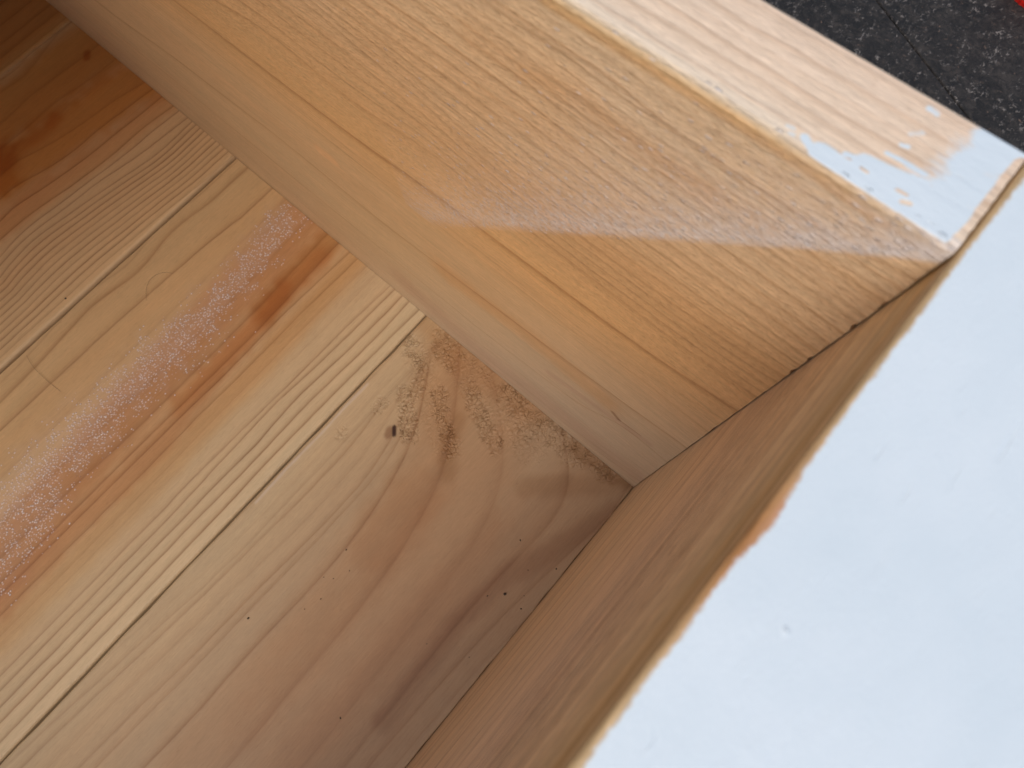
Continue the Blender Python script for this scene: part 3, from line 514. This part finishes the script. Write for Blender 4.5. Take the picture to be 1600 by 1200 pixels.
ang = math.atan2(.2792-.2985, .0407); ux = Vector((math.cos(ang), math.sin(ang))); uy = Vector((-ux.y, ux.x))
j0 = Vector((-.0606, .2985))
slab = None
for i in range(-2, 3):
    for j in range(-3, 3):
        if slab is None:
            bm = bmesh.new(); bmesh.ops.create_cube(bm, size=1)
            for v in bm.verts: v.co = Vector((.5992*v.co.x, .3992*v.co.y, .018*v.co.z))
            bmesh.ops.bevel(bm, geom=bm.edges[:], offset=.0008, segments=2, affect='EDGES', profile=.5)
            me = bpy.data.meshes.new('paving_slab'); bm.to_mesh(me); bm.free(); me.materials.append(pm); slab = me
        o = bpy.data.objects.new('paving_slab', slab); link(o, gr)
        c2 = j0+ux*(.6*i+.23)+uy*(.4*(j+.5)); o.location = (c2.x, c2.y, -.0305); o.rotation_euler = (0, 0, ang)

# ------------------------------------------------------------------ small things
def red_cap():
    g = G('red_plastic'); n = g.noise(g.obj(), 90, 3)
    g.l(g.mix(n, (.50, .012, .008), (.62, .02, .012)), g.b.inputs['Base Color']); g.b.inputs['Roughness'].default_value = .35
    t = thing('bottle_cap', 'red plastic cap lying on the dark paving at the top right', 'cap', (.0008, .3560, -.0215))
    def lathe(name, prof, seg, ridge, mat):
        bm = bmesh.new(); rings_ = []
        for r_, z_ in prof: rings_.append([bm.verts.new(((r_+(ridge if (k % 2 and r_ > .012) else 0))*math.cos(2*math.pi*k/seg), (r_+(ridge if (k % 2 and r_ > .012) else 0))*math.sin(2*math.pi*k/seg), z_)) for k in range(seg)])
        for a_, b_ in zip(rings_[:-1], rings_[1:]):
            for k in range(seg): bm.faces.new((a_[k], a_[(k+1) % seg], b_[(k+1) % seg], b_[k]))
        bm.faces.new(rings_[-1]); bm.faces.new(rings_[0][::-1])
        me = bpy.data.meshes.new(name); bm.to_mesh(me); bm.free(); me.materials.append(mat)
        return link(bpy.data.objects.new(name, me), t)
    lathe('skirt', [(.0135, 0), (.0138, .002), (.0138, .012), (.0125, .0145)], 60, .0004, g.m)
    lathe('cap_top', [(.0120, .0142), (.0124, .0150), (.011, .0160), (.006, .0163)], 48, 0, g.m)
red_cap()
def dirt_mat():
    g = G('dark_dirt'); n = g.noise(g.obj(), 2500, 3)
    g.l(g.mix(n, (.018, .012, .008), (.06, .035, .022)), g.b.inputs['Base Color']); g.b.inputs['Roughness'].default_value = .8
    return g.m
dm = dirt_mat()
CR_LAB = {11: ('largest black crumb of dirt on the floor board beside the painted end board', 1.15), 12: ('small black crumb just left of the largest crumb near the end board', .55),
          8: ('single dark crumb on the floor board nearest below the box corner', .65), 10: ('brownish crumb in the angle between floor board and end board', .62),
          9: ('tiny brown crumb between the corner crumb and the largest crumb', .42), 13: ('small dark crumb below the largest crumb by the end board', .6), 14: ('faint brown crumb closest to the end board below the largest crumb', .35),
          15: ('tiny lone reddish crumb in the middle of the pink brown floor board', .4), 16: ('tiny lone crumb near the bottom of the end board joint', .38),
          5: ('dark crumb on the pale grained strip of the floor board', .75), 7: ('round black crumb lowest on the pinkish floor board', .7),
          0: ('dark crumb topmost above the reddish cluster on the floor board', .55), 17: ('round black speck by the edge of the fine lined floor board', .85), 6: ('tiny crumb right below the reddish cluster', .35)}
CR_LAB.update({1: ('left one of the two close reddish crumbs on the floor board', .42), 2: ('right one of the two close reddish crumbs on the floor board', .42),
    3: ('reddish crumb just right of the close reddish pair on the floor board', .4), 4: ('reddish crumb just below the close reddish pair on the floor board', .45)})
for i, (x, y) in enumerate(CRUMBS):
    lab, s = CR_LAB.get(i, ('tiny reddish brown crumb in the small cluster on the floor board', .42))
    bm = bmesh.new(); bmesh.ops.create_icosphere(bm, subdivisions=2, radius=.0005*s)
    r = random.Random(i)
    for v in bm.verts:
        k = 1+r.uniform(-.35, .35); v.co = Vector((v.co.x*k*1.15, v.co.y*k*.85, v.co.z*k*.7))
    me = bpy.data.meshes.new('dirt_crumb'); bm.to_mesh(me); bm.free(); me.materials.append(dm)
    o = bpy.data.objects.new('dirt_crumb', me); COL.objects.link(o); o.location = (x/1000, y/1000, .00022*s+(.0004 if x < -130 else .00005)); o.rotation_euler = (0, 0, r.uniform(0, 3))
    tag(o, lab, 'crumb', 'dirt crumbs on the floor boards')
def hair(name, pts, label, z):
    cu = bpy.data.curves.new(name, 'CURVE'); cu.dimensions = '3D'; cu.bevel_depth = .00005; cu.bevel_resolution = 1
    s = cu.splines.new('NURBS'); s.points.add(len(pts)-1); s.use_endpoint_u = True; s.order_u = 3
    for k, (x, y) in enumerate(pts): s.points[k].co = (x/1000, y/1000, z+.0002*math.sin(k), 1)
    g = bpy.data.materials.get('hair_brown')
    if not g:
        gg = G('hair_brown'); n = gg.noise(gg.obj(), 400); gg.l(gg.mix(n, (.17, .105, .06), (.28, .18, .10)), gg.b.inputs['Base Color']); g = gg.m
    o = bpy.data.objects.new(name, cu); dg = None; COL.objects.link(o)
    me = bpy.data.meshes.new_from_object(o.evaluated_get(bpy.context.evaluated_depsgraph_get())); bpy.data.objects.remove(o)
    me.materials.clear(); me.materials.append(g); o = bpy.data.objects.new(name, me); COL.objects.link(o)
    tag(o, label, 'hair')
hair('hair', HAIR1, 'fine curled brown hair in a hook on the misted floor board', .0005)
hair('hair', HAIR2, 'short bent brown hair near the left edge of the picture', .0005)
